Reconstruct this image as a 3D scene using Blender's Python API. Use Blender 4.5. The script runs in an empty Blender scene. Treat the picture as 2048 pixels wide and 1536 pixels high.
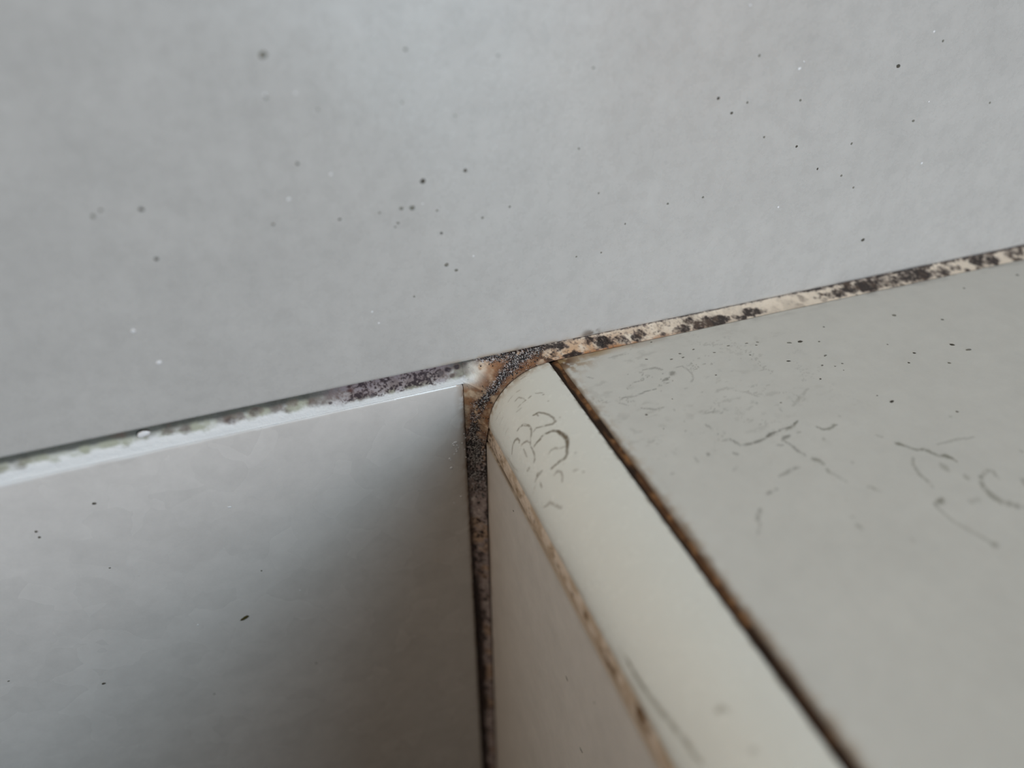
import bpy, math, random
import numpy as np
from mathutils import Matrix, Vector

# ------------------------------------------------------------------ camera, world, lights
S = 0.001                                   # shapes below are written in millimetres
C = bpy.context.scene.collection
scene = bpy.context.scene
CAM_R = np.array([[0.938271434, -0.345869263, -0.004600906],
                  [-0.20676659, -0.55015231, -0.809061192],
                  [0.277298199, 0.760070319, -0.587706406]])      # rows: right, down, forward
CAM_C = np.array([-36.679507, -117.919519, 85.144588])
FPX = 1549.81

def ray(px, py):
    return CAM_R.T @ np.array([(px - 1024) / FPX, (py - 768) / FPX, 1.0])

cam_data = bpy.data.cameras.new('camera')
cam = bpy.data.objects.new('camera', cam_data); C.objects.link(cam)
m = Matrix.Identity(4)
for i in range(3):
    m[i][0] = CAM_R[0][i]; m[i][1] = -CAM_R[1][i]; m[i][2] = -CAM_R[2][i]
    m[i][3] = CAM_C[i] * S
cam.matrix_world = m
cam_data.sensor_width = 9.8
cam_data.lens = FPX * 9.8 / 2048
cam_data.clip_start = 0.002; cam_data.clip_end = 50
cam_data.dof.use_dof = True
cam_data.dof.focus_distance = 0.151
cam_data.dof.aperture_fstop = 2.0
scene.camera = cam

vs = scene.view_settings
scene.display_settings.display_device = 'sRGB'
vs.view_transform = 'Standard'; vs.look = 'None'; vs.gamma = 1.0
vs.use_curve_mapping = False
vs.exposure = 0.0

WORLD = (0.004, 0.004, 0.004)
# name, location (m), aimed at, size (m), colour * power (W)
LIGHTS = [
    ('window_daylight', (0.383, -1.43, 0.235), (0, 0, 0), (0.5, 0.5), (10.7, 13.5, 15.4)),
    ('warm_fill', (0.739, -1.279, 0.26), (0, 0, 0), (0.5, 0.5), (3.0, 1.2, 0.2)),  # added unseen fill, warms the tone from the right
    ('upper_left_fill', (-0.3, -0.15, 0.5), (0, 0, 0), (0.25, 0.25), (0.55, 0.55, 0.50)),  # added unseen fill, brightens the trim from the upper left
    ('left_fill', (-0.5, -0.06, 0.35), (0, 0, 0), (0.25, 0.25), (0.66, 0.53, 0.42)),  # added unseen warm fill for the faces turned left
]
world = bpy.data.worlds.new('World'); scene.world = world
world.use_nodes = True
world.node_tree.nodes['Background'].inputs[0].default_value = (*WORLD, 1)
world.node_tree.nodes['Background'].inputs[1].default_value = 1.0
for nm, loc, tgt, size, rgb in LIGHTS:
    p = max(rgb)
    if p <= 0: continue
    ld = bpy.data.lights.new(nm, 'AREA'); ld.shape = 'RECTANGLE'
    ld.size, ld.size_y = size; ld.energy = p; ld.color = [c / p for c in rgb]
    lo = bpy.data.objects.new(nm, ld); C.objects.link(lo)
    lo.location = loc
    lo.rotation_euler = (Vector(tgt) - Vector(loc)).to_track_quat('-Z', 'Y').to_euler()

# ------------------------------------------------------------------ measures (mm)
UP_Z = 1.38        # lower edge of the upper wall tile
LO_Z = -2.93       # upper edge of the lower left wall tile
LO_X = -3.58       # its right edge
RISER_Y = -1.47    # wall-side edge of the riser tile (plane x = 0)
RISER_Z = -17.9    # its upper edge
RHO = 12.9         # radius of the quarter-round edge trim
TRIM_Y = -3.4      # where the trim stops short of the wall
SEAM_X = 14.46     # left edge of the ledge tile (top at z = 0)
LEDGE_Y = -3.03    # its wall-side edge

# ------------------------------------------------------------------ helpers
def lin(r, g, b):
    o = []
    for c in (r, g, b):
        c /= 255.0
        o.append(c / 12.92 if c <= 0.04045 else ((c + 0.055) / 1.055) ** 2.4)
    return np.array(o)

def hashf(ix, iy, iz, seed):
    h = (ix.astype(np.uint32) * np.uint32(374761393) + iy.astype(np.uint32) * np.uint32(668265263)
         + iz.astype(np.uint32) * np.uint32(2147483647) + np.uint32((seed * 1274126177) & 0xffffffff))
    h = (h ^ (h >> np.uint32(13))) * np.uint32(1274126177)
    h = (h ^ (h >> np.uint32(16))) * np.uint32(2246822519)
    h = h ^ (h >> np.uint32(15))
    return h.astype(np.float64) / 4294967295.0

def vnoise(P, seed=0):
    Q = np.floor(P).astype(np.int64); F = P - Q; F = F * F * (3 - 2 * F)
    out = 0
    for dx in (0, 1):
        for dy in (0, 1):
            for dz in (0, 1):
                w = (F[:, 0] if dx else 1 - F[:, 0]) * (F[:, 1] if dy else 1 - F[:, 1]) * (F[:, 2] if dz else 1 - F[:, 2])
                out = out + w * hashf(Q[:, 0] + dx, Q[:, 1] + dy, Q[:, 2] + dz, seed)
    return out

def fbm(P, scale, seed=0, octaves=4, gain=0.5):
    """value noise, 0..1, with features about `scale` mm across"""
    o = 0; a = 1; t = 0; Pn = P / scale
    for k in range(octaves):
        o = o + a * vnoise(Pn + 17.3 * k, seed + k * 7); t += a; a *= gain; Pn = Pn * 2.03
    return o / t

def sstep(a, b, x):
    t = np.clip((x - a) / (b - a), 0, 1); return t * t * (3 - 2 * t)

def mixc(A, B, t):
    return A * (1 - t[:, None]) + B * t[:, None]

def onplane(px, py, pt, n):
    d = ray(px, py); n = np.array(n, float)
    t = ((np.array(pt, float) - CAM_C) @ n) / (d @ n)
    return CAM_C + t * d

def on_wall(px, py): return onplane(px, py, (0, 0, 0), (0, 1, 0))
def on_ledge(px, py): return onplane(px, py, (0, 0, 0), (0, 0, 1))
def on_riser(px, py): return onplane(px, py, (0, 0, 0), (1, 0, 0))
def on_trim(px, py):
    d = ray(px, py)                          # first hit with the quarter-round cylinder along y
    ox, oz = CAM_C[0] - RHO, CAM_C[2] + RHO
    a = d[0] ** 2 + d[2] ** 2; b = ox * d[0] + oz * d[2]; c = ox * ox + oz * oz - RHO * RHO
    disc = b * b - a * c
    if disc < 0: return None
    return CAM_C + (-b - math.sqrt(disc)) / a * d
def on_left_joint(px, py): return onplane(px, py, (0, 0.3, 0), (0, 1, 0))
def on_right_joint(px, py): return onplane(px, py, (0, LEDGE_Y / 2, UP_Z / 2), (0, -UP_Z, -LEDGE_Y))
def on_upright_joint(px, py): return onplane(px, py, (LO_X / 2, RISER_Y / 2, 0), (-RISER_Y, LO_X, 0))

def dist_polyline(P, pts):
    """distance of every point to a 3-D polyline, and the position along it, 0..1"""
    best = np.full(len(P), 1e9); par = np.zeros(len(P)); n = len(pts) - 1
    for i in range(n):
        A, B = pts[i], pts[i + 1]; AB = B - A
        t = np.clip(((P - A) @ AB) / max(AB @ AB, 1e-9), 0, 1)
        d = np.linalg.norm(P - (A + t[:, None] * AB), axis=1)
        k = d < best; best[k] = d[k]; par[k] = (i + t[k]) / n
    return best, par

def obj(name, mesh, mat, parent=None, origin=None):
    o = bpy.data.objects.new(name, mesh); C.objects.link(o)
    if mat: mesh.materials.append(mat)
    if origin is not None: o.location = Vector(origin) * S
    if parent is not None:
        o.parent = parent
    return o

def tag(o, label=None, cat=None, group=None, kind=None):
    if label: o['label'] = label
    if cat: o['category'] = cat
    if group: o['group'] = group
    o['kind'] = kind or 'thing'
    return o

def mesh_from(name, P, faces, origin, stain=None, smooth=True):
    me = bpy.data.meshes.new(name)
    V = (np.asarray(P) - np.asarray(origin)) * S
    quads = faces if isinstance(faces, np.ndarray) else None
    if quads is not None:
        n = len(quads); k = quads.shape[1]
        me.vertices.add(len(V)); me.vertices.foreach_set('co', V.astype(np.float32).ravel())
        me.loops.add(n * k); me.loops.foreach_set('vertex_index', quads.astype(np.int32).ravel())
        me.polygons.add(n); me.polygons.foreach_set('loop_start', np.arange(0, n * k, k, dtype=np.int32))
    else:
        me.from_pydata([tuple(v) for v in V], [], [tuple(int(i) for i in f) for f in faces])
    me.update(calc_edges=True); me.validate()
    me.polygons.foreach_set('use_smooth', np.full(len(me.polygons), smooth))
    if stain is not None:
        at = me.attributes.new('stain', 'FLOAT_COLOR', 'POINT')
        at.data.foreach_set('color', stain.astype(np.float32).ravel())
    return me

def arr(*segs):
    """coordinates along one side: segs are (start, end, step)"""
    out = []
    for a, b, st in segs:
        n = max(1, int(round(abs(b - a) / st)))
        out += list(np.linspace(a, b, n, endpoint=False))
    return np.array(out + [segs[-1][1]])

def slab(name, U, V, O, eu, ev, en, r, T, mat, stainfn=None, rc=0.0, warp=0.05):
    """a tile: a fine front face with rounded edges, sides and a back"""
    eu, ev, en, O = (np.array(v, float) for v in (eu, ev, en, O))
    def edge(A):
        k = [r * (1 - math.cos(q)) for q in np.linspace(0, math.pi / 2, 8)]
        lo = [A[0] + q for q in k]; hi = [A[-1] - q for q in reversed(k)]
        return np.array(lo + [x for x in A if A[0] + r * 1.05 < x < A[-1] - r * 1.05] + hi)
    U = edge(U); V = edge(V); nu, nv = len(U), len(V)
    uu, vv = (a.ravel() for a in np.meshgrid(U, V, indexing='ij'))
    d = np.minimum(np.minimum(uu - U[0], U[-1] - uu), np.minimum(vv - V[0], V[-1] - vv))
    if rc > 0:
        for su, cu in ((1, U[0]), (-1, U[-1])):
            for sv, cv in ((1, V[0]), (-1, V[-1])):
                a = rc - su * (uu - cu); b = rc - sv * (vv - cv)
                k = (a > 0) & (b > 0)
                # concentric squares become concentric quarter circles
                mx = np.maximum(a[k], b[k]); hy = np.hypot(a[k], b[k]); f = mx / np.maximum(hy, 1e-9)
                uu[k] = cu + su * (rc - a[k] * f); vv[k] = cv + sv * (rc - b[k] * f); d[k] = rc - mx
    q = np.clip(r - d, 0, r)
    depth = r - np.sqrt(np.maximum(r * r - q * q, 0))
    P = O + uu[:, None] * eu + vv[:, None] * ev
    depth = depth + warp * (fbm(P, 22, 5, 3) - 0.5) * 2 * np.clip(d / r, 0, 1)
    P = P - depth[:, None] * en
    idx = np.arange(nu * nv).reshape(nu, nv)
    F = np.stack([idx[:-1, :-1], idx[1:, :-1], idx[1:, 1:], idx[:-1, 1:]], -1).reshape(-1, 4)
    if np.cross(eu, ev) @ en < 0: F = F[:, ::-1]
    ring = np.concatenate([idx[:, 0], idx[-1, 1:], idx[-2::-1, -1], idx[0, -2:0:-1]])
    nb = len(ring); base = nu * nv
    back = P[ring] - (T - r) * en
    P = np.concatenate([P, back, [back.mean(0)]])
    i = np.arange(nb); j = (i + 1) % nb
    side = np.stack([ring[j], ring[i], base + i, base + j], -1)
    if np.cross(eu, ev) @ en < 0: side = side[:, ::-1]
    cap = np.stack([base + j, base + i, np.full(nb, base + nb), np.full(nb, base + nb)], -1)
    capt = [tuple(c[:3]) if np.cross(eu, ev) @ en > 0 else (c[1], c[0], c[2]) for c in cap]
    n = len(P)
    stain = np.zeros((n, 4))
    if stainfn is not None: stain = stainfn(P)
    me = bpy.data.meshes.new(name)
    origin = O + en * 0 + (U[0] + U[-1]) / 2 * eu + (V[0] + V[-1]) / 2 * ev - T * en
    Q = np.concatenate([F, side])
    me = bpy.data.meshes.new(name)
    co = ((P - origin) * S).astype(np.float32)
    nq, nt = len(Q), len(capt)
    me.vertices.add(n); me.vertices.foreach_set('co', co.ravel())
    me.loops.add(nq * 4 + nt * 3)
    me.loops.foreach_set('vertex_index', np.concatenate([Q.ravel(), np.array(capt).ravel()]).astype(np.int32))
    me.polygons.add(nq + nt)
    me.polygons.foreach_set('loop_start', np.concatenate([np.arange(nq) * 4, nq * 4 + np.arange(nt) * 3]).astype(np.int32))
    me.update(calc_edges=True)
    me.polygons.foreach_set('use_smooth', np.concatenate([np.ones(nq, bool), np.zeros(nt, bool)]))
    at = me.attributes.new('stain', 'FLOAT_COLOR', 'POINT')
    at.data.foreach_set('color', stain.astype(np.float32).ravel())
    me.validate()
    o = obj(name, me, mat, None, origin)
    o['_o'] = [float(x) for x in origin]
    return o

def loft(name, sections, mat, colfn, parent=None, closed_back=True):
    """closed cross-sections (n_sections x n_points x 3) joined along a joint, with end caps"""
    G = np.asarray(sections); ns, npt = G.shape[:2]
    P = G.reshape(-1, 3); origin = P.mean(0)
    idx = np.arange(ns * npt).reshape(ns, npt)
    a = idx[:-1]; b = idx[1:]
    F = np.stack([a, np.roll(a, -1, 1), np.roll(b, -1, 1), b], -1).reshape(-1, 4)
    col = colfn(P)
    me = bpy.data.meshes.new(name)
    co = ((P - origin) * S).astype(np.float32)
    nq = len(F)
    caps = np.concatenate([idx[0][::-1], idx[-1]])
    me.vertices.add(len(P)); me.vertices.foreach_set('co', co.ravel())
    me.loops.add(nq * 4 + 2 * npt); me.loops.foreach_set('vertex_index', np.concatenate([F.ravel(), caps]).astype(np.int32))
    me.polygons.add(nq + 2)
    me.polygons.foreach_set('loop_start', np.concatenate([np.arange(nq) * 4, [nq * 4, nq * 4 + npt]]).astype(np.int32))
    me.update(calc_edges=True)
    me.polygons.foreach_set('use_smooth', np.concatenate([np.ones(nq, bool), [False, False]]))
    at = me.attributes.new('stain', 'FLOAT_COLOR', 'POINT')
    at.data.foreach_set('color', np.concatenate([col, np.ones((len(P), 1))], 1).astype(np.float32).ravel())
    me.validate()
    # make the normals point outwards
    import bmesh
    bm = bmesh.new(); bm.from_mesh(me); bmesh.ops.recalc_face_normals(bm, faces=bm.faces); bm.to_mesh(me); bm.free()
    o = obj(name, me, mat, parent, origin)
    o['_o'] = [float(x) for x in origin]
    return o

# ------------------------------------------------------------------ materials
def nodes_of(name):
    mt = bpy.data.materials.new(name); mt.use_nodes = True
    nt = mt.node_tree; return mt, nt, nt.nodes['Principled BSDF']

def link(nt, a, b): nt.links.new(a, b)

def tile_material(name, rgb, rough=0.32, spec=0.5, mottle=0.06, bump=0.25, facets=0.0, seed=0.0, fine_bump=0.25):
    mt, nt, bs = nodes_of(name); N = nt.nodes
    tc = N.new('ShaderNodeTexCoord')
    mp = N.new('ShaderNodeMapping'); mp.inputs['Scale'].default_value = (1000, 1000, 1000)
    mp.inputs['Location'].default_value = (seed * 31, seed * 17, seed * 11)
    link(nt, tc.outputs['Object'], mp.inputs[0])
    def noise(scale, detail=3, rough_=0.5):
        n = N.new('ShaderNodeTexNoise'); n.inputs['Scale'].default_value = scale
        n.inputs['Detail'].default_value = detail; n.inputs['Roughness'].default_value = rough_
        link(nt, mp.outputs[0], n.inputs['Vector']); return n
    def rng(sock, a, b, lo, hi):
        r = N.new('ShaderNodeMapRange'); r.inputs[1].default_value = a; r.inputs[2].default_value = b
        r.inputs[3].default_value = lo; r.inputs[4].default_value = hi; link(nt, sock, r.inputs[0]); return r.outputs[0]
    def math_(op, a, b):
        n = N.new('ShaderNodeMath'); n.operation = op
        for i, v in enumerate((a, b)):
            if isinstance(v, (int, float)): n.inputs[i].default_value = v
            else: link(nt, v, n.inputs[i])
        return n.outputs[0]
    big = noise(0.09, 5, 0.62); fine = noise(0.33, 5, 0.62); grain = noise(2.6, 3, 0.7)
    k = math_('ADD', rng(big.outputs[0], 0.3, 0.7, -mottle, mottle), rng(fine.outputs[0], 0.3, 0.7, -mottle * 0.8, mottle * 0.8))
    k = math_('ADD', k, rng(grain.outputs[0], 0.3, 0.7, -mottle * 0.4, mottle * 0.4))
    k = math_('ADD', k, 1.0)
    base = N.new('ShaderNodeVectorMath'); base.operation = 'SCALE'
    base.inputs[0].default_value = tuple(rgb); link(nt, k, base.inputs['Scale'])
    at = N.new('ShaderNodeAttribute'); at.attribute_name = 'stain'
    mx = N.new('ShaderNodeMix'); mx.data_type = 'RGBA'
    link(nt, at.outputs['Alpha'], mx.inputs['Factor'])
    link(nt, base.outputs[0], mx.inputs['A']); link(nt, at.outputs['Color'], mx.inputs['B'])
    link(nt, mx.outputs['Result'], bs.inputs['Base Color'])
    bs.inputs['Specular IOR Level'].default_value = spec
    h = math_('ADD', math_('MULTIPLY', noise(0.22, 2).outputs[0], 0.9), math_('MULTIPLY', fine.outputs[0], fine_bump))
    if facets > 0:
        # shallow glaze pools; the per-cell tint paints broken reflections into the colour
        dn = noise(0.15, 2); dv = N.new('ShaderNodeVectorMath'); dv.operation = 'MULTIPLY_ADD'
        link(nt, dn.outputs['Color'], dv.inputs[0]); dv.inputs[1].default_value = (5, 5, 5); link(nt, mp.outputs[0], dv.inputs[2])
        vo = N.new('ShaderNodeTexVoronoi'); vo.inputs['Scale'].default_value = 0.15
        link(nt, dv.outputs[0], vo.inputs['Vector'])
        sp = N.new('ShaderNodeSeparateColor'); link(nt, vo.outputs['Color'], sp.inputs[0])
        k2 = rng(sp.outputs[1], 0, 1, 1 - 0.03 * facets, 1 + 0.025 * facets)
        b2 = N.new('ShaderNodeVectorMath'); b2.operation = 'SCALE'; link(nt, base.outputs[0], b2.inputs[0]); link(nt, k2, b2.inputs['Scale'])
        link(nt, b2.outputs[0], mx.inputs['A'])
        rr = rng(sp.outputs[0], 0, 1, rough - 0.06 * facets, rough + 0.10 * facets)
        link(nt, rr, bs.inputs['Roughness'])
        h = math_('ADD', h, math_('MULTIPLY', vo.outputs['Distance'], 0.12 * facets))
    else:
        rr = rng(fine.outputs[0], 0.3, 0.7, rough - 0.03, rough + 0.05)
        link(nt, math_('ADD', rr, math_('MULTIPLY', at.outputs['Alpha'], 0.3)), bs.inputs['Roughness'])
    bp = N.new('ShaderNodeBump'); bp.inputs['Strength'].default_value = bump; bp.inputs['Distance'].default_value = 0.0003
    link(nt, h, bp.inputs['Height']); link(nt, bp.outputs[0], bs.inputs['Normal'])
    return mt

def grout_material(name, rough=0.75, bump=0.5):
    mt, nt, bs = nodes_of(name); N = nt.nodes
    tc = N.new('ShaderNodeTexCoord')
    mp = N.new('ShaderNodeMapping'); mp.inputs['Scale'].default_value = (1000, 1000, 1000)
    link(nt, tc.outputs['Object'], mp.inputs[0])
    at = N.new('ShaderNodeAttribute'); at.attribute_name = 'stain'
    link(nt, at.outputs['Color'], bs.inputs['Base Color'])
    bs.inputs['Roughness'].default_value = rough; bs.inputs['Specular IOR Level'].default_value = 0.3
    n = N.new('ShaderNodeTexNoise'); n.inputs['Scale'].default_value = 3.0; n.inputs['Detail'].default_value = 4
    link(nt, mp.outputs[0], n.inputs['Vector'])
    bp = N.new('ShaderNodeBump'); bp.inputs['Strength'].default_value = bump; bp.inputs['Distance'].default_value = 0.0002
    link(nt, n.outputs[0], bp.inputs['Height']); link(nt, bp.outputs[0], bs.inputs['Normal'])
    return mt

def plain(name, rgb, rough=0.6, spec=0.4, noise_amt=0.1, scale=40.0):
    mt, nt, bs = nodes_of(name); N = nt.nodes
    n = N.new('ShaderNodeTexNoise'); n.inputs['Scale'].default_value = scale; n.inputs['Detail'].default_value = 4
    tc = N.new('ShaderNodeTexCoord'); link(nt, tc.outputs['Object'], n.inputs['Vector'])
    mx = N.new('ShaderNodeMix'); mx.data_type = 'RGBA'
    link(nt, n.outputs[0], mx.inputs['Factor'])
    mx.inputs['A'].default_value = (*(np.array(rgb) * (1 - noise_amt)), 1); mx.inputs['B'].default_value = (*np.minimum(np.array(rgb) * (1 + noise_amt), 1), 1)
    link(nt, mx.outputs['Result'], bs.inputs['Base Color'])
    bs.inputs['Roughness'].default_value = rough; bs.inputs['Specular IOR Level'].default_value = spec
    return mt

M_UPPER = tile_material('pale_glaze_wall', (0.515, 0.5, 0.485), rough=0.27, mottle=0.05, seed=1)
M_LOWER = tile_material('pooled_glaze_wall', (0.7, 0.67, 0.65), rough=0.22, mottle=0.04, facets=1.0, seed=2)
M_RISER = tile_material('glaze_riser', (0.8, 0.74, 0.68), rough=0.35, mottle=0.05, seed=3)
M_TRIM = tile_material('cream_glaze_trim', (0.94, 0.95, 0.895), rough=0.25, mottle=0.015, fine_bump=0.0, bump=0.10, seed=4)
M_LEDGE = tile_material('pale_glaze_ledge', (0.775, 0.775, 0.735), rough=0.33, mottle=0.03, bump=0.15, seed=5)
M_GROUT = grout_material('stained_grout')
M_DIRT = plain('dry_dirt', lin(78, 74, 66), 0.8, scale=4000)
M_DIRT_PALE = plain('faint_dirt', lin(126, 124, 116), 0.8, scale=4000)
M_OLIVE = plain('olive_dirt', lin(70, 62, 22), 0.8, scale=4000)
M_WHITE = plain('white_lime', lin(235, 235, 238), 0.35, 0.6, 0.03, scale=4000)
M_MOULD = plain('black_mould', lin(26, 24, 30), 0.45, 0.5, 0.3, scale=3000)
M_CRYSTAL = plain('pale_crystals', lin(215, 208, 205), 0.2, 0.8, 0.08, scale=3000)
M_PLASTER = plain('grey_plaster', (0.45, 0.44, 0.42), 0.9, 0.2, 0.08, scale=20)
M_FLOOR = plain('brown_floor', (0.16, 0.10, 0.055), 0.5, 0.4, 0.2, scale=12)

# ------------------------------------------------------------------ the setting
def box(name, lo, hi, mat):
    lo, hi = np.array(lo, float), np.array(hi, float)
    V = [((hi if i & 1 else lo)[0], (hi if i & 2 else lo)[1], (hi if i & 4 else lo)[2]) for i in range(8)]
    F = [(0, 2, 3, 1), (4, 5, 7, 6), (0, 1, 5, 4), (2, 6, 7, 3), (0, 4, 6, 2), (1, 3, 7, 5)]
    origin = ((lo + hi) / 2); origin[2] = lo[2]
    o = obj(name, mesh_from(name, V, F, origin, smooth=False), mat, None, origin)
    o['kind'] = 'structure'; return o
box('wall_back', (-1500, 9, -700), (1500, 60, 1500), M_PLASTER)
box('wall_low', (9, -1200, -700), (700, 8.5, -9), M_PLASTER)
box('floor', (-2500, -3000, -760), (2500, 60, -700), M_FLOOR)

# ------------------------------------------------------------------ stains and painted shade
BROWN = lin(120, 84, 52); DKBROWN = lin(58, 38, 22); TAN = lin(176, 146, 108); GREY = lin(118, 116, 104); OLIVE = lin(132, 126, 96)
BLACK = lin(30, 25, 26); PURPLE = lin(66, 54, 58)

def over(st, col, a):
    """lay a stain of colour col and opacity a over what is there"""
    a = np.clip(a, 0, 1); A = st[:, 3]; na = a + A * (1 - a)
    w = np.where(na > 1e-6, a / np.maximum(na, 1e-6), 0)
    st[:, :3] = st[:, :3] * (1 - w[:, None]) + np.asarray(col) * w[:, None]; st[:, 3] = na
    return st

def strokes(P, st, lst, surf, ox, oy, sc, col, soft=0.5, wid=1.15, gain=1.1):
    """brown rings and smears traced on a surface: (points, width in px, opacity)"""
    wob = np.stack([fbm(P, 1.6, 91, 3), fbm(P, 1.6, 92, 3), fbm(P, 1.6, 93, 3)], 1) - 0.5
    grit = fbm(P, 0.55, 95, 3)
    for pts, w, op in lst:
        W = [surf(ox + x / sc, oy + y / sc) for x, y in pts]
        if any(q is None for q in W): continue
        W = [np.array(q) for q in W]
        if len(W) == 1: W = [W[0], W[0] + np.array([0.02, 0, 0])]
        mm = wid * w * np.linalg.norm(W[0] - CAM_C) / FPX
        lo = np.min(W, 0) - 3 * mm - 1; hi = np.max(W, 0) + 3 * mm + 1
        k = np.all((P > lo) & (P < hi), axis=1)
        if not k.any(): continue
        d, t = dist_polyline(P[k] + wob[k] * min(0.9, 0.25 + mm), W)
        prof = 0.55 + 0.45 * np.sin(np.pi * np.clip(t * 0.9 + 0.05, 0, 1))
        a = min(1, gain * op) * (1 - sstep(mm * (1 - soft) * prof, mm * (1 + soft) * prof, d)) * (0.25 + 0.75 * sstep(0.22, 0.5, grit[k]))
        sub = st[k]; over(sub, col, a); st[k] = sub
    return st

TRIM_RINGS = [
    ([(1110, 230), (1160, 160), (1230, 90), (1310, 60), (1370, 60), (1420, 100), (1450, 150), (1455, 230), (1460, 290), (1430, 340), (1380, 370), (1330, 410), (1290, 450)], 2.6, .75),
    ([(1370, 62), (1420, 100), (1450, 150), (1457, 230)], 3.8, .6),
    ([(1265, 300), (1290, 260), (1330, 240), (1390, 240), (1430, 220)], 1.8, .45),
    ([(945, 60), (970, 20), (1010, 0), (1060, 5), (1090, 50), (1085, 120), (1080, 200)], 2.0, .6),
    ([(890, 300), (900, 220), (920, 160), (950, 130), (970, 150), (965, 175)], 1.9, .6),
    ([(985, 210), (1010, 180), (1050, 160), (1080, 180)], 2.2, .55),
    ([(1010, 250), (1040, 310), (1050, 330)], 2.0, .45), ([(1085, 220), (1120, 290), (1125, 350), (1110, 390)], 2.0, .6),
    ([(1050, 470), (1070, 430)], 3, .5), ([(1130, 580), (1160, 510), (1200, 470)], 2.6, .5), ([(1180, 590), (1200, 640)], 2.4, .5),
    ([(1320, 510), (1360, 470), (1395, 480), (1405, 520), (1405, 580)], 2.2, .5), ([(1520, 470), (1570, 460)], 2.2, .35),
    ([(1625, 480)], 3.4, .5), ([(1590, 700)], 4, .35), ([(1545, 285)], 3, .4), ([(1420, 400)], 3, .35), ([(1150, 520)], 3.5, .5),
    ([(1220, 840), (1280, 790), (1340, 820), (1390, 850), (1400, 830)], 2.8, .4),
    ([(1110, -100), (1160, -130), (1220, -130), (1270, -100), (1320, -70), (1340, -40), (1310, -10), (1230, 10), (1150, 30), (1110, 70)], 2.1, .6),
    ([(920, -240), (960, -280), (1010, -270), (1030, -250), (950, -180)], 1.5, .45),
    ([(1060, -275), (1085, -300)], 1.6, .5), ([(1130, -325), (1215, -330)], 1.5, .4), ([(1212, -310)], 2.6, .6), ([(1265, -245)], 2.4, .45),
    ([(1110, -100), (1140, -115), (1160, -95)], 2.0, .5), ([(1385, -80)], 2.2, .4),
    ([(935, -130), (1000, -180)], 1.2, .35), ([(720, -30), (780, -150)], 1.0, .3), ([(760, 10), (810, -110)], 1.0, .3), ([(800, 60), (850, -60)], 1.0, .3),
    ([(690, -60), (740, -200)], 1.0, .3), ([(820, 100), (860, 20)], 1.0, .3), ([(930, -330), (980, -360)], 1.2, .35), ([(850, -230), (900, -300)], 1.0, .3),
    ([(980, -470), (1030, -500)], 1.3, .4), ([(1000, -540), (1060, -560)], 1.5, .35),
    ([(1100, 720), (1140, 600)], 1.8, .25), ([(850, 330), (900, 420), (950, 480)], 2.2, .25),
]
TRIM_LOW = [([(1560, 720), (1700, 960), (1880, 1180), (2040, 1390), (2120, 1500)], 6.0, .5), ([(1560, 720), (1640, 860), (1710, 970)], 4.0, .5),
            ([(2236, 1100), (2260, 1080), (2300, 1075), (2340, 1095)], 4, .35), ([(2500, 1410), (2540, 1385)], 6, .3),
            ([(2236, 1100), (2252, 1082), (2290, 1075)], 4, .3), ([(1500, 620), (1570, 740)], 3.5, .35)]
LEDGE_A = [
    ([(570, 185), (660, 180), (740, 155), (800, 130), (870, 110)], 1.6, .5), ([(930, 50), (980, 15)], 2.4, .5), ([(995, -5), (1010, -20)], 4.5, .5),
    ([(1010, -60), (1090, -70), (1160, -20), (1180, 20), (1150, 60)], 1.8, .3), ([(1100, 110), (1140, 105)], 1.8, .4),
    ([(1410, 540), (1470, 525), (1510, 545), (1560, 575), (1640, 565), (1700, 550), (1760, 520), (1800, 480), (1880, 455), (1960, 430), (2020, 380)], 2.4, .6),
    ([(1780, 500), (1830, 475)], 4, .4), ([(1900, 525), (1960, 500)], 3.4, .55), ([(1900, 530), (1960, 560), (2040, 630), (2090, 660)], 2.2, .5), ([(1840, 575), (1910, 570)], 2.0, .4),
    ([(1280, 410), (1330, 440)], 2.4, .4), ([(1380, 480)], 2.8, .5), ([(1280, 635), (1305, 652)], 2.8, .6), ([(1350, 615)], 3, .5), ([(1505, 635), (1540, 652)], 2.6, .5),
    ([(1190, 675), (1220, 720)], 1.8, .3), ([(985, 815), (1015, 798)], 2, .35), ([(1115, 458)], 3.4, .4), ([(1105, 380)], 3, .3), ([(1010, 285)], 3, .45),
    ([(1870, 830), (1930, 800), (1980, 770), (2048, 755)], 3.2, .4), ([(1790, 980), (1810, 960), (1860, 930)], 3.0, .5), ([(1695, 1185), (1705, 1140), (1715, 1090)], 3.6, .5),
    ([(1700, 1310), (1715, 1200)], 2.2, .35), ([(750, 270), (800, 275), (850, 285), (930, 265)], 2.6, .4), ([(1500, 120), (1620, 150), (1720, 175)], 2.2, .22),
    ([(570, 230), (640, 250)], 1.6, .3), ([(800, 550), (850, 535)], 2.6, .3), ([(1700, 235)], 4, .3), ([(1890, 290)], 4, .25), ([(1720, 405)], 3, .35), ([(1500, 780), (1530, 750)], 2.6, .25), ([(1340, 620)], 2.2, .4),
    ([(300, 15), (360, 30)], 2.0, .3), ([(480, -140), (620, -170)], 2.0, .3), ([(760, -40), (860, -60), (920, -45)], 3.0, .35), ([(900, 130)], 2.4, .35), ([(1250, 145)], 2.6, .35),
]
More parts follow.
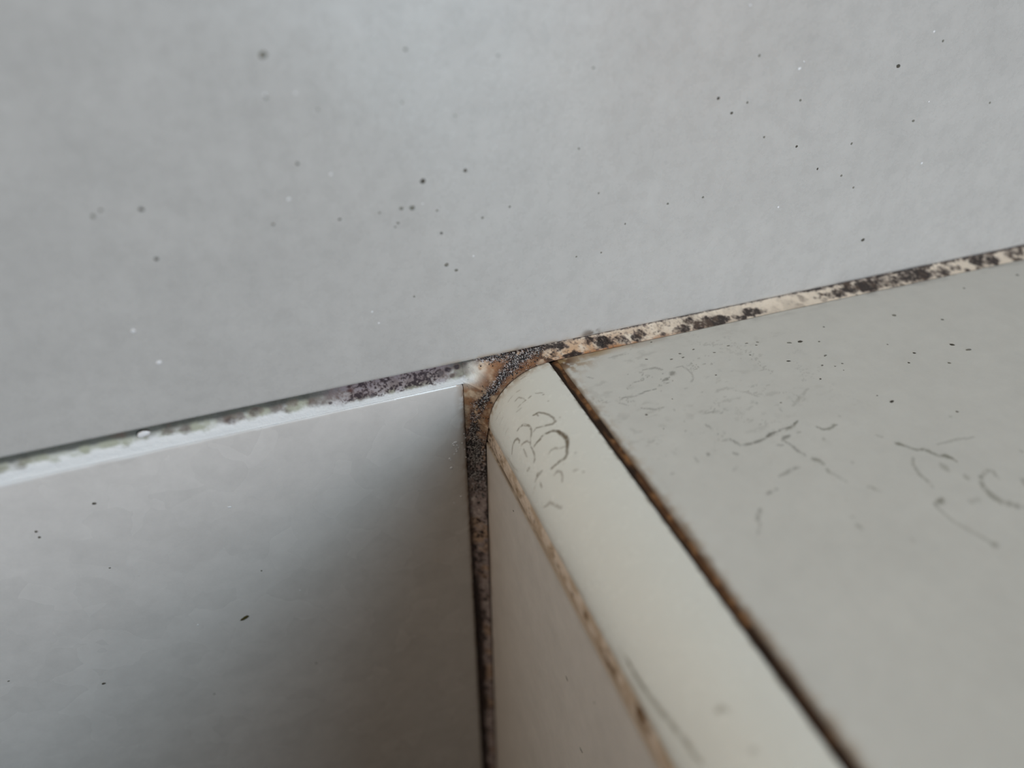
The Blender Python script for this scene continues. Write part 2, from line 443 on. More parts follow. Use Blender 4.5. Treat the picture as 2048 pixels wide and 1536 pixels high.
LEDGE_B = [
    ([(340, 420), (400, 445), (450, 440), (500, 410), (520, 410)], 2.2, .6), ([(320, 690), (360, 705), (400, 730)], 4.2, .55), ([(440, 770), (460, 800)], 3.4, .4), ([(460, 790), (520, 830), (600, 880)], 2.2, .25),
    ([(760, 910), (800, 920), (870, 955)], 2.6, .45), ([(840, 490), (900, 510)], 2.8, .3), ([(1000, 560), (1060, 580), (1160, 610), (1230, 610), (1310, 640), (1380, 670), (1440, 675), (1500, 710)], 2.8, .55),
    ([(1000, 556), (1050, 576)], 4.2, .5), ([(1385, 660), (1445, 680)], 5.0, .6), ([(1210, 605), (1270, 612)], 4.5, .4), ([(1140, 680), (1140, 740), (1190, 810), (1250, 870), (1300, 920)], 3.0, .35),
    ([(1370, 740), (1430, 785)], 6.0, .28), ([(1340, 1060), (1360, 1030), (1380, 1010)], 6.0, .6), ([(1350, 1090), (1440, 1180), (1560, 1250), (1700, 1330), (1800, 1390)], 4.0, .25),
    ([(1690, 830), (1710, 910), (1780, 980), (1870, 1040), (1980, 1070), (2040, 1075)], 4.6, .45), ([(1690, 830), (1750, 780), (1800, 790), (1840, 850)], 3.6, .3), ([(1570, 830), (1590, 860)], 5, .28),
    ([(1340, 570), (1420, 550), (1500, 530), (1640, 510)], 2.4, .28), ([(695, 1242)], 6, .4), ([(1120, 1348)], 5, .3), ([(1810, 1395)], 8, .4), ([(410, 530)], 5, .3), ([(640, 720)], 4, .3), ([(640, 1170)], 5, .25),
    ([(100, 455), (140, 430), (190, 380)], 2.6, .5), ([(190, 478), (225, 468)], 2.2, .35), ([(540, 340)], 3.6, .25), ([(150, 260), (270, 110)], 3, .2), ([(590, 1020)], 4, .25), ([(1600, 1030), (1700, 1025)], 5, .2), ([(1450, 345)], 4, .3),
    ([(2020, 620)], 5, .25), ([(2040, 850), (2060, 900)], 5, .35),
]

def near(P, Q, r):
    return 1 - sstep(0.2 * r, r, np.linalg.norm(P - Q, axis=1))

def upper_stain_shade(P):
    st = np.zeros((len(P), 4)); n = fbm(P, 1.2, 11, 4)
    dz = P[:, 2] - UP_Z
    x = P[:, 0]
    # grime beside the junction, plus joint shade painted over the lower edge
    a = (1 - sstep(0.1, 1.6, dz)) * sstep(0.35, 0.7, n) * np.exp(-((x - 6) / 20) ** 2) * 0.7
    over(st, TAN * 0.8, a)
    a2 = (1 - sstep(0.2, 1.1, dz)) * sstep(0.42, 0.62, fbm(P, 2.2, 12, 3)) * 0.45 * sstep(10, 30, x)  # soft shade above the joint, painted as a purple tint
    over(st, PURPLE, a2)
    for px, py, r, op in ((1176, 669, 2.0, .7), (1190, 664, 1.6, .6), (1040, 700, 1.6, .4), (1560, 604, 2.2, .4), (1380, 640, 2.0, .4)):
        over(st, lin(92, 76, 62), op * near(P, on_wall(px, py), r) * sstep(0.4, 0.6, n))
    return st

def lower_stain(P):
    st = np.zeros((len(P), 4)); n = fbm(P, 0.9, 21, 4)
    dx = LO_X - P[:, 0]; dz = LO_Z - P[:, 2]
    a = (1 - sstep(0.0, 2.6, dx)) * sstep(0.3, 0.62, n) * 0.55 * sstep(-60, -10, P[:, 2]); over(st, lin(150, 122, 96), a)
    a = (1 - sstep(0.1, 0.9, dx)) * sstep(0.35, 0.6, fbm(P, 0.7, 22)) * 0.8 * sstep(0.6, 3, dz); over(st, BROWN, a)
    # clean white grout film dragged over the upper edge
    x = P[:, 0]
    a = (1 - sstep(0.3, 1.1 + 0.5 * sstep(-40, -100, x), dz + 0.8 * (fbm(P, 3, 24) - .5))) * (0.35 + 0.6 * sstep(-15, -60, x)); over(st, lin(236, 238, 240), a)
    return st

def riser_stain(P):
    st = np.zeros((len(P), 4)); n = fbm(P * np.array([1, 1, .3]), 1.2, 31, 4)
    dy = RISER_Y - P[:, 1]
    over(st, lin(150, 118, 90), (1 - sstep(0, 3.0, dy)) * sstep(0.35, 0.65, n) * 0.5)
    dz = RISER_Z - P[:, 2]
    over(st, lin(150, 126, 100), (1 - sstep(0.1, 0.7, dz)) * 0.8)
    over(st, lin(84, 62, 44), (1 - sstep(0, 0.45, dz)) * sstep(0.3, 0.5, fbm(P, 1.0, 32)) * sstep(-45, -12, P[:, 1]) * 0.95)
    over(st, lin(175, 160, 140), (1 - sstep(0.2, 2.2, dz)) * 0.25)
    return st

def trim_stain(P):
    st = np.zeros((len(P), 4))
    # dirt along the wall end and the seams
    dy = TRIM_Y - P[:, 1]; n = fbm(P, 0.8, 41, 4)
    over(st, TAN, (1 - sstep(0.2, 2.4, dy)) * sstep(0.3, 0.65, n) * 0.6)
    over(st, lin(92, 64, 42), (1 - sstep(0.0, 0.55, dy)) * sstep(0.35, 0.6, n) * 0.75)
    dr = RHO - P[:, 0]
    top = P[:, 2] > -3
    over(st, lin(120, 108, 80), (1 - sstep(0.05, 0.9, dr)) * sstep(0.45, 0.65, fbm(P, 0.7, 43)) * 0.7 * top)
    over(st, DKBROWN, (1 - sstep(0.0, 0.28, dr + 0.2 * (n - .5))) * 0.85 * top)
    db = P[:, 2] + RHO
    over(st, lin(165, 146, 122), (1 - sstep(0.1, 2.2, db + 1.5 * (fbm(P, 2.5, 44) - .5))) * 0.5)
    strokes(P, st, TRIM_RINGS, on_trim, 850, 850, 5.12, lin(108, 92, 66), wid=1.25, gain=1.05)
    strokes(P, st, TRIM_LOW, on_trim, 850, 1136, 3.84, lin(128, 120, 96), soft=0.8)
    return st

def ledge_stain(P):
    st = np.zeros((len(P), 4)); n = fbm(P, 0.9, 51, 4)
    dx = P[:, 0] - SEAM_X; dy = LEDGE_Y - P[:, 1]; x = P[:, 0]
    over(st, TAN, (1 - sstep(0.1, 3.0, dx)) * sstep(0.36, 0.66, n) * 0.35)
    over(st, lin(120, 92, 62), (1 - sstep(0.05, 1.0 + 0.6 * sstep(-15, -60, P[:, 1]), dx + 0.9 * (fbm(P, 1.6, 52) - .5))) * 0.75)
    over(st, lin(186, 154, 112), (1 - sstep(0.1, 2.6, dy + 1.4 * (fbm(P * np.array([.35, 1, 1]), 1.0, 53) - .5))) * (1 - sstep(22, 44, x)) * 0.85)
    over(st, lin(168, 128, 84), (1 - sstep(0.0, 0.6, dy)) * sstep(0.4, 0.6, n) * (1 - sstep(36, 60, x)) * 0.8)
    c = np.array([15.2, -4.2, 0])
    over(st, lin(172, 140, 104), near(P * np.array([.7, 1, 1]), c * np.array([.7, 1, 1]), 6.5) * sstep(0.34, 0.6, n) * 0.75)
    over(st, lin(104, 74, 48), near(P, c, 3.6) * sstep(0.28, 0.52, n) * 0.95)
    over(st, lin(178, 152, 104), sstep(0.5, 0.62, fbm(P * np.array([.3, 1, 1]), 1.4, 64, 3)) * (1 - sstep(1.5, 5.0, dy)) * (1 - sstep(21, 28, x)) * 0.5)
    over(st, PURPLE, (1 - sstep(0.1, 0.8, dy)) * sstep(0.5, 0.62, fbm(P, 1.6, 55)) * 0.6 * sstep(40, 70, x))
    over(st, lin(140, 138, 136), (1 - sstep(0.2, 3.0, dy)) * sstep(0.5, 0.66, fbm(P * np.array([.4, 1, 1]), 1.8, 56)) * 0.3)
    strokes(P, st, LEDGE_A, on_ledge, 1100, 750, 4.096, lin(96, 94, 84))
    strokes(P, st, LEDGE_B, on_ledge, 1548, 750, 4.096, lin(104, 102, 80))
    # thin scratchy residue drawn out along the ledge
    w = fbm(P * np.array([.5, 1, 1]), 3.4, 58, 5, 0.6); zone = np.exp(-((x - 32) / 24) ** 2) * np.exp(-((P[:, 1] + 20) / 17) ** 2)
    vein = (1 - sstep(0.004, 0.016, np.abs(w - 0.5))) * sstep(0.45, 0.62, fbm(P, 5.0, 59, 3))
    over(st, GREY, vein * zone * 0.5)
    over(st, GREY, sstep(0.60, 0.74, fbm(P * np.array([.6, 1, 1]), 1.1, 60, 4)) * zone * sstep(0.4, 0.65, fbm(P, 7.0, 63, 3)) * 0.30)
    return st

# ------------------------------------------------------------------ the tiles
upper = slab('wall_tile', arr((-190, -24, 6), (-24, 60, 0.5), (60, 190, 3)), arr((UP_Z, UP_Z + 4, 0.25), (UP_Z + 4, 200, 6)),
             (0, 0, 0), (1, 0, 0), (0, 0, 1), (0, -1, 0), 0.9, 8, M_UPPER, upper_stain_shade)
tag(upper, 'large pale grey wall tile above the long mouldy joint', 'tile', 'ceramic tiles around the mouldy corner')

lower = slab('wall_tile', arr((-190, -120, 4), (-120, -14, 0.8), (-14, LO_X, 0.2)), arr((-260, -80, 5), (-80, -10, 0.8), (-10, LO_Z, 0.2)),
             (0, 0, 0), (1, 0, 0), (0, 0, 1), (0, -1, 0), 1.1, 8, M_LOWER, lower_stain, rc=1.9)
tag(lower, 'grey wall tile below the white left joint, darkening towards the inner corner', 'tile', 'ceramic tiles around the mouldy corner')

riser = slab('riser_tile', arr((-300, -100, 8), (-100, -12, 1.0), (-12, RISER_Y, 0.3)), arr((-260, -120, 5), (-120, -26, 1.0), (-26, RISER_Z, 0.25)),
             (0, 0, 0), (0, 1, 0), (0, 0, 1), (-1, 0, 0), 0.5, 8, M_RISER, riser_stain)
tag(riser, 'shaded brownish grey upright tile between black joint and rounded edge trim', 'tile', 'ceramic tiles around the mouldy corner')

ledge = slab('ledge_tile', arr((SEAM_X, 24, 0.2), (24, 128, 0.3), (128, 260, 4)), arr((-300, -100, 6), (-100, -60, 0.8), (-60, LEDGE_Y, 0.3)),
             (0, 0, 0), (1, 0, 0), (0, 1, 0), (0, 0, 1), 0.55, 8, M_LEDGE, ledge_stain)
tag(ledge, 'pale ledge tile right of the dark brown seam, with faint scratchy smears', 'tile', 'ceramic tiles around the mouldy corner')

def make_trim():
    e = 0.45
    prof = [(RHO - 3.5, -RHO), (2.0, -RHO)]
    for q in np.linspace(0, math.pi / 2, 6): prof.append((e - e * math.sin(q) + 0.0, -RHO + e - e * math.cos(q)))
    a0 = math.asin(e / RHO)
    for q in np.linspace(a0 * 1.3, math.pi / 2 - a0 * 1.3, 130): prof.append((RHO - RHO * math.cos(q), -RHO + RHO * math.sin(q)))
    for q in np.linspace(0, math.pi / 2, 6): prof.append((RHO - e + e * math.sin(q), -e + e * math.cos(q)))
    prof += [(RHO, -4.0)]
    prof = np.array(prof); c = np.array([RHO * 0.62, -RHO * 0.62])
    ys = [(TRIM_Y, 0.28), (TRIM_Y - 0.05, 0.14), (TRIM_Y - 0.14, 0.04), (TRIM_Y - 0.3, 0.0)]
    ys += [(y, 0.0) for y in arr((TRIM_Y - 0.8, -36, 0.13), (-36, -100, 0.6), (-100, -300, 6))]
    secs = []
    for y, ins in ys:
        v = c - prof; L = np.linalg.norm(v, axis=1, keepdims=True); p = prof + v / L * ins
        secs.append(np.stack([p[:, 0], np.full(len(p), y), p[:, 1]], 1))
    G = np.array(secs); ns, npt = G.shape[:2]; P = G.reshape(-1, 3)
    origin = np.array([RHO / 2, -150.0, -RHO])
    idx = np.arange(ns * npt).reshape(ns, npt); a = idx[:-1]; b = idx[1:]
    F = [tuple(q) for q in np.stack([a, np.roll(a, -1, 1), np.roll(b, -1, 1), b], -1).reshape(-1, 4)]
    F += [tuple(idx[0][::-1]), tuple(idx[-1])]
    me = mesh_from('edge_trim', P, F, origin, trim_stain(P))
    import bmesh
    bm = bmesh.new(); bm.from_mesh(me); bmesh.ops.recalc_face_normals(bm, faces=bm.faces); bm.to_mesh(me); bm.free()
    o = obj('edge_trim', me, M_TRIM, None, origin); o['_o'] = [float(x) for x in origin]
    return o
trim = make_trim()
tag(trim, 'glossy cream quarter-round edge trim with brown ring stains, running along the ledge', 'trim')

# ------------------------------------------------------------------ grout and sealant
CREAM = lin(250, 236, 218); WHITE = lin(240, 241, 242); ORANGE = lin(205, 150, 100); RUST = lin(140, 96, 62)

def blobs(P, lst, surf, stretch=1.0):
    """how dark each point is made by dark patches (px, py, radius px, strength)"""
    w = np.stack([fbm(P, 1.0, 61, 3), fbm(P, 1.0, 62, 3), fbm(P, 1.0, 63, 3)], 1) - 0.5
    out = np.zeros(len(P))
    for px, py, r, s in lst:
        Q = surf(px, py); mm = r * np.linalg.norm(Q - CAM_C) / FPX
        d = np.linalg.norm((P + w * 0.9 * min(1.5, mm) - Q) * np.array([1 / stretch, 1, 1]), axis=1)
        out = np.maximum(out, s * (1 - sstep(mm * 0.45, mm * 1.15, d)))
    return out

RIGHT_BLOBS = [(1149, 712, 11, 1.0), (1138, 713, 9, .9), (1207, 681, 15, .95), (1205, 690, 11, .9), (1180, 678, 9, .85), (1241, 677, 11, .75), (1250, 684, 9, .7), (1280, 667, 11, .85), (1272, 674, 9, .8),
    (1124, 689, 10, .85), (1110, 694, 9, .85), (1320, 660, 5, .6), (1328, 666, 5, .6), (1340, 648, 4, .5), (1368, 657, 11, .8), (1356, 660, 8, .7), (1378, 641, 10, .75), (1400, 650, 13, .85),
    (1420, 643, 14, .9), (1440, 640, 13, .95), (1450, 637, 10, .9), (1500, 623, 13, .85), (1513, 622, 11, .85), (1482, 636, 9, .8), (1470, 632, 6, .6), (1530, 620, 6, .6), (1610, 598, 7, .5),
    (1660, 590, 9, .7), (1680, 583, 12, .85), (1699, 574, 12, .9), (1729, 571, 15, 1.0), (1745, 566, 13, .9), (1765, 564, 12, .7), (1790, 557, 12, .75), (1824, 547, 17, 1.0), (1846, 548, 15, .95), (1808, 553, 12, .85),
    (1887, 541, 11, .8), (1875, 546, 9, .7), (1905, 533, 7, .5), (1955, 519, 13, .9), (1985, 520, 13, .85), (1968, 516, 12, .8), (2020, 506, 9, .7), (2036, 501, 10, .75), (1650, 600, 7, .5), (1780, 570, 9, .6)]
LEFT_BLOBS = [(702, 782, 8, .9), (622, 806, 10, .45), (586, 808, 11, .55), (508, 826, 12, .7), (520, 822, 9, .6), (463, 840, 14, .7), (480, 834, 10, .6), (338, 853, 8, .6), (242, 872, 12, .55), (228, 877, 9, .4),
    (560, 815, 7, .4), (661, 806, 4, .9), (640, 795, 6, .5), (722, 797, 5, .7), (745, 790, 7, .85), (790, 770, 14, .6), (820, 768, 14, .6), (850, 760, 13, .6), (880, 748, 12, .8), (897, 742, 10, .95), (915, 735, 9, .95), (932, 730, 7, .9), (905, 752, 6, .7)]

def joint_colour(P, zone):
    n1 = fbm(P, 1.6, 71, 4); n2 = fbm(P, 0.42, 72, 3); n3 = fbm(P, 3.2, 73, 4); n4 = fbm(P, 0.22, 74, 2)
    x, y, z = P[:, 0], P[:, 1], P[:, 2]
    if zone == 'right':
        h = np.clip((UP_Z - z) / (UP_Z + 0.2), 0, 1)              # 0 under the wall tile, 1 at the ledge
        col = mixc(np.tile(CREAM, (len(P), 1)), CREAM * 0.86, sstep(0.4, 0.6, n1))
        col = mixc(col, lin(220, 172, 126), (1 - sstep(14, 48, x)) * (0.35 + 0.6 * h) * sstep(0.25, 0.6, n1))
        col = mixc(col, lin(186, 120, 66), (1 - sstep(20, 62, x)) * sstep(0.72, 0.95, h + 0.25 * (n1 - .5)) * 0.8)
        big = [(px, py, r * 1.4, st_) for px, py, r, st_ in RIGHT_BLOBS]
        d = blobs(P, big, on_right_joint, 1.3)
        far = sstep(60, 82, x)
        d = np.maximum(d, (0.62 + 0.33 * far) * (1 - sstep(0.08, 0.40 + 0.1 * far, h + 0.5 * (n3 - .5))) * sstep(0.36 - 0.1 * far, 0.56 - 0.1 * far, n3))
        d = np.maximum(d, 0.9 * (1 - sstep(0.0, 0.16, h + 0.1 * (n1 - .5))))
        d = np.maximum(d, 0.75 * far * sstep(0.46, 0.6, n1))
        d = np.maximum(d, 0.9 * (1 - sstep(12, 30, x + 8 * (n3 - .5))) * (1 - sstep(0.15, 0.62, h + 0.7 * (n1 - .5))))
        d = np.maximum(d, 0.8 * (1 - sstep(13, 19, x + 4 * (n3 - .5))) * sstep(0.42, 0.56, n1))
        dots = sstep(0.57, 0.65, n2) * (0.95 * (1 - sstep(34, 64, x)) + 0.25)
        n5 = fbm(P, 0.75, 75, 4, 0.65)
        amt = np.clip(sstep(0.22, 0.95, d * (0.30 + 1.35 * n5)) + dots * (0.45 + 0.4 * d), 0, 1)
        dark = mixc(np.tile(lin(132, 116, 112), (len(P), 1)), lin(44, 37, 40), sstep(0.30, 0.75, d * (0.25 + 1.1 * n5)))
        dark = mixc(dark, lin(104, 84, 72), sstep(0.55, 0.7, n1) * 0.5)
        col = mixc(col, dark, np.clip(amt, 0, 0.95))
    elif zone == 'left':
        h = np.clip((UP_Z - z) / (UP_Z - LO_Z), 0, 1)
        far = sstep(-20, -55, x)
        col = np.tile(WHITE, (len(P), 1))
        grime = mixc(np.tile(lin(176, 178, 160), (len(P), 1)), lin(120, 112, 104), sstep(0.4, 0.65, n3))
        edge = 0.80 - 0.12 * far + 0.5 * (n1 - 0.5)
        g = (1 - sstep(edge - 0.22, edge + 0.06, h)) * (0.55 + 0.4 * sstep(0.3, 0.6, n1))
        col = mixc(col, grime, g)
        col = mixc(col, lin(74, 76, 72), (1 - sstep(0.18, 0.42, h + 0.2 * (n1 - .5))) * 0.9)
        d = blobs(P, LEFT_BLOBS, on_left_joint, 1.2)
        zonep = sstep(-31, -24, x + 4 * (n3 - .5)) * (1 - sstep(-9, -5, x)) * (1 - sstep(0.74, 0.96, h + 0.3 * (n1 - .5)))
        d = np.maximum(d, zonep * sstep(0.40, 0.58, 0.45 * n2 + 0.3 * n4 + 0.25 * n1) * 0.95)
        wash = sstep(-33, -25, x + 5 * (n1 - .5)) * (1 - sstep(-8, -4, x)) * (1 - sstep(0.6, 0.9, h + 0.5 * (n1 - .5)))
        col = mixc(col, lin(150, 138, 146), wash * 0.75)
        brown = mixc(np.tile(lin(112, 92, 84), (len(P), 1)), lin(52, 40, 46), sstep(0.45, 0.9, d))
        brown = mixc(brown, lin(90, 52, 42), near(P, on_left_joint(702, 782), 1.0))
        col = mixc(col, brown, np.clip(d * (0.6 + 0.7 * n2), 0, .95))
    else:
        dT = np.where(z < -RHO, -x, np.where(x > RHO, z, np.hypot(x - RHO, z + RHO) - RHO))   # distance from the trim's outline
        dT = np.clip(dT, 0, 9)
        up = sstep(-20, -13, z)                                    # 0 in the upright joint, 1 in the corner
        tan = mixc(np.tile(lin(214, 186, 158), (len(P), 1)), lin(172, 128, 94), sstep(0.36, 0.62, n1))
        tan = mixc(tan, lin(138, 92, 60), sstep(0.55, 0.68, n3) * 0.7)
        pale = near(P * np.array([1, 0, 1]), np.array([-3.0, 0, -0.8]), 5.2) * sstep(0.30, 0.44, n1)
        tan = mixc(tan, lin(240, 234, 224), pale)
        grey = mixc(np.tile(lin(168, 152, 150), (len(P), 1)), lin(214, 200, 196), sstep(0.42, 0.6, n2))
        grey = mixc(grey, lin(200, 168, 140), sstep(0.50, 0.64, n3) * 0.75)
        col = mixc(grey, tan, up)
        top = sstep(-10, -4, z)
        cen = 1.9 - 0.4 * top
        band = np.exp(-((dT - cen) / 0.95) ** 2) * sstep(-30, -22, z)
        topz = 1 - sstep(0.3, 2.2, UP_Z - z + 1.6 * (n1 - .5))
        halo = np.exp(-((dT - cen) / 1.9) ** 2) * up
        col = mixc(col, mixc(np.tile(lin(150, 104, 72), (len(P), 1)), lin(104, 68, 46), sstep(0.4, 0.62, n2)), halo * sstep(0.26, 0.5, n1) * 0.8)
        d_corner = np.maximum(band * sstep(0.28, 0.46, n1 * 0.55 + n2 * 0.45), (1 - sstep(0.0, 0.25, dT)) * 0.45)
        d_corner = np.maximum(d_corner, topz * sstep(0.36, 0.52, n1 * .6 + n2 * .4) * sstep(-3.0, 0.5, x) * (0.5 + 0.5 * (1 - sstep(7, 12, x))))
        d_corner = np.maximum(d_corner, (1 - sstep(0.1, 0.9, UP_Z - z + 0.5 * (n2 - .5))) * sstep(0.30, 0.46, n1) * 0.95)
        d_up = sstep(0.46, 0.62, 0.5 * n1 + 0.5 * n2) * 0.95
        d_up = np.maximum(d_up, sstep(2.5, 3.3, dT + 1.2 * (n1 - .5)) * (0.65 + 0.35 * (1 - sstep(-70, -30, z))))
        d_up = np.maximum(d_up, 0.85 * (1 - sstep(0.05, 0.35, dT + 0.4 * (n1 - .5))))
        d_up = np.maximum(d_up, (1 - sstep(-66, -50, z)) * sstep(1.0, 2.4, dT + 1.6 * (n3 - .5)))
        d_up = np.maximum(d_up, sstep(-36, -27, z) * sstep(0.36, 0.52, n2 * .6 + n1 * .4))
        d = d_up * (1 - up) + d_corner * up
        dark = mixc(np.tile(lin(96, 76, 72), (len(P), 1)), lin(30, 24, 26), sstep(0.45, 0.85, n2 * 0.5 + d * 0.5))
        col = mixc(col, dark, np.clip(d, 0, .96))
        wl = sstep(0.60, 0.68, n4) * sstep(0.3, 0.7, d) * sstep(-42, -25, z)
        col = mixc(col, lin(226, 220, 222), wl * 0.85)               # pale efflorescence among the mould
        pts = [on_upright_joint(a, b) for a, b in ((938, 774), (940, 800), (938, 850), (936, 900))]
        dd, _ = dist_polyline(P, [np.array(q) for q in pts]); col = mixc(col, lin(96, 70, 48), (1 - sstep(0.1, 0.45, dd)) * 0.6)
        kl = (1 - sstep(LO_X + 0.1, LO_X + 3.2, x + 2.4 * (n1 - .5))) * sstep(LO_Z - 0.9, LO_Z - 0.1, z)
        if kl.max() > 0:
            k = kl > 0; c2 = joint_colour(P[k], 'left'); col[k] = mixc(col[k], c2, kl[k])
        kx = sstep(9.5, 14.0, x + 1.5 * (n1 - .5))
        if kx.max() > 0:
            k = kx > 0; c2 = joint_colour(P[k], 'right'); col[k] = mixc(col[k], c2, kx[k])
    return col

def rim(P):
    P = P * np.array([1.0, 0.0, 1.0])
    return 0.10 * (fbm(P, 0.9, 81, 3) - 0.5) + 0.28 * (fbm(P, 3.0, 82, 2) - 0.5) + 0.10 * (fbm(P, 0.35, 83, 2) - 0.5)

# the straight joint on the wall, left of the corner: sections across z, lofted along x
def left_sections(xs):
    t = np.linspace(0, 1, 44); out = []
    zf = UP_Z + (LO_Z - 0.55 - UP_Z) * t
    for xv in xs:
        P = np.stack([np.full(len(t), xv), np.zeros(len(t)), zf], 1)
        dep = 0.85 - 0.62 * sstep(0.0, 0.75, t)
        over_ = np.clip(LO_Z - zf, 0, 1.1); tile = 1.1 - np.sqrt(np.maximum(1.21 - (1.1 - over_) ** 2, 0))
        dep = np.where(zf < LO_Z, np.minimum(dep, tile - 0.02), dep)
        P[:, 1] = dep + rim(P) * np.clip((1 - t) * 6, 0, 1)
        back = np.array([[xv, 1.3, LO_Z + 0.02], [xv, 6.5, LO_Z + 0.02], [xv, 6.5, UP_Z - 0.02], [xv, 1.3, UP_Z - 0.02]])
        out.append(np.concatenate([P, back]))
    return out
left_joint = loft('grout_joint', left_sections(arr((-190, -115, 2), (-115, -40, 0.22), (-40, LO_X - 0.002, 0.11))), M_GROUT, lambda P: joint_colour(P, 'left'))
tag(left_joint, 'white grout joint between the two wall tiles, mould speckled along its top', 'grout joint', 'mouldy joints meeting at the corner')

# the joint that follows the riser, the rounded trim end and the ledge
def outline(kind, v):
    """inner point, outer point, height of the filling at the inner side"""
    if kind == 'upright':
        hh = -RISER_Y - 0.12
        if v > -19.5: hh = hh + (v + 19.5) / 5.5 * (-TRIM_Y + RISER_Y - 0.05)
        return np.array([0.0, v]), np.array([LO_X, v]), hh
    if kind == 'ledge':
        k = float(sstep(RHO, SEAM_X + 0.8, v))
        return np.array([v, -0.05 * k]), np.array([v, UP_Z]), (-TRIM_Y + 0.03) * (1 - k) + (-LEDGE_Y + 0.22) * k
    d = np.array([-math.cos(v), math.sin(v)]); c = np.array([RHO, -RHO])
    ts = []
    if d[0] < -1e-6: ts.append((LO_X - RHO) / d[0])
    if d[1] > 1e-6: ts.append((UP_Z + RHO) / d[1])
    b = c + d * min(ts)
    if b[1] < LO_Z: b = b + d * 0.5 * math.exp(-((b[1] - LO_Z) / 1.0) ** 2)     # into the tile's rounded corner
    return c + d * (RHO - 0.06), b, -TRIM_Y + 0.03

def fillet_sections(items, nt=46):
    out = []
    t = np.linspace(0, 1, nt)
    for kind, v in items:
        a, b, H = outline(kind, v)
        xz = b + (a - b) * t[:, None]
        h0 = -0.55
        if kind == 'arc' and b[0] <= LO_X + 0.01 and b[1] > LO_Z:      # continues the straight joint
            h0 = -(0.85 - 0.62 * float(sstep(0.0, 0.75, (UP_Z - b[1]) / (UP_Z - LO_Z + 0.55))))
        elif kind == 'arc' and b[1] <= LO_Z: h0 = -0.55 + 0.32 * math.exp((b[1] - LO_Z) / 0.8)
        elif kind == 'arc': h0 = -0.55 - 0.30 * math.exp(-(b[0] - LO_X) / 2.0)
        hgt = h0 + (H - h0) * (0.35 * t + 0.65 * t ** 1.9)
        P = np.stack([xz[:, 0], -hgt, xz[:, 1]], 1)
        amp = (1.0 + 0.5 * t) * np.clip((1 - t) * 6, 0, 1)
        lump = 0.5 * np.exp(-((t * np.linalg.norm(a - b) - np.linalg.norm(a - b) + 1.9) / 1.0) ** 2) if kind == 'arc' else 0
        P[:, 1] += amp * rim(P) - lump
        q = b + (a - b) * 0.985; p0 = b + (a - b) * 0.01
        back = np.array([[q[0], -0.2 * H, q[1]], [q[0], 6.5, q[1]], [p0[0], 6.5, p0[1]], [p0[0], 1.4, p0[1]]])
        out.append(np.concatenate([P, back]))
    return out
up_items = [('upright', z) for z in arr((-260, -165, 3), (-165, -60, 0.3), (-60, -14.2, 0.12))]
corner_items = [('upright', z) for z in arr((-14.1, -RHO - 0.05, 0.12))] + [('arc', q) for q in np.linspace(0, math.pi / 2, 210)]
corner_items += [('ledge', x) for x in arr((RHO + 0.05, SEAM_X + 0.29, 0.12))]
right_items = [('ledge', x) for x in arr((SEAM_X + 0.3, 70, 0.1), (70, 150, 0.2), (150, 260, 3))]
upright_joint = loft('grout_joint', fillet_sections(up_items), M_GROUT, lambda P: joint_colour(P, 'corner'))
tag(upright_joint, 'blackened upright grout joint running down the inner corner', 'grout joint', 'mouldy joints meeting at the corner')
corner = loft('corner_filling', fillet_sections(corner_items, 70), M_GROUT, lambda P: joint_colour(P, 'corner'))
tag(corner, 'tan and black crusty grout filling wrapped around the rounded trim end', 'grout')
right_joint = loft('sealant_bead', fillet_sections(right_items), M_GROUT, lambda P: joint_colour(P, 'right'))
tag(right_joint, 'cream sealant bead between wall and ledge, blotched with black mould', 'sealant')

# the beige joint under the trim and the dark seam on the ledge, both running out from the wall
def trim_joint():
    out = []; t = np.linspace(0, 1, 30)
    za, zb = RISER_Z + 0.02, -RHO - 0.02
    for yv in arr((-2.2, -50, 0.14), (-50, -110, 0.5), (-110, -300, 6)):
        zf = za + (zb - za) * t
        P = np.stack([np.full(len(t), 0.0), np.full(len(t), yv), zf], 1)
        P[:, 0] = 0.42 - 0.25 * np.sin(np.pi * np.clip(t, 0, 1)) ** 0.7 + 0.5 * rim(P)
        P[:, 0] = np.maximum(P[:, 0], 0.04)
        back = np.array([[2.2, yv, zb], [6.5, yv, zb], [6.5, yv, za], [2.2, yv, za]])
        out.append(np.concatenate([P, back]))
    def colf(P):
        n1 = fbm(P, 1.4, 101, 4); n2 = fbm(P, 0.6, 102, 3); n3 = fbm(P, 4.0, 103, 3)
        t = np.clip((P[:, 2] - RISER_Z) / (-RHO - RISER_Z), 0, 1); y = P[:, 1]
        col = mixc(np.tile(lin(236, 216, 196), (len(P), 1)), lin(204, 180, 154), sstep(0.35, 0.65, n1))
        col = mixc(col, lin(112, 82, 50), sstep(0.56, 0.68, n2 * 0.5 + n3 * 0.5) * 0.7 * np.exp(-((t - 0.55) / 0.22) ** 2))
        col = mixc(col, lin(52, 36, 26), (1 - sstep(0.03, 0.14, t + 0.1 * (n1 - .5))) * 0.75 * sstep(-30, -8, y))
        col = mixc(col, lin(90, 66, 46), sstep(-9, -3, y) * sstep(0.35, 0.6, n2) * 0.8)
        for px, py, r in ((1286, 1440, 3.2), (1276, 1430, 2.4), (1203, 1310, 1.6), (1215, 1330, 1.8), (1225, 1350, 1.6), (1170, 1232, 1.2), (1143, 1190, 1.0)):
            col = mixc(col, lin(110, 76, 36), near(P, on_riser(px, py) * np.array([0, 1, 1]) + np.array([.2, 0, 0]), r) * sstep(0.35, 0.55, n2) * 0.85)
        return col
    return loft('grout_joint', out, M_GROUT, colf)
tj = trim_joint()
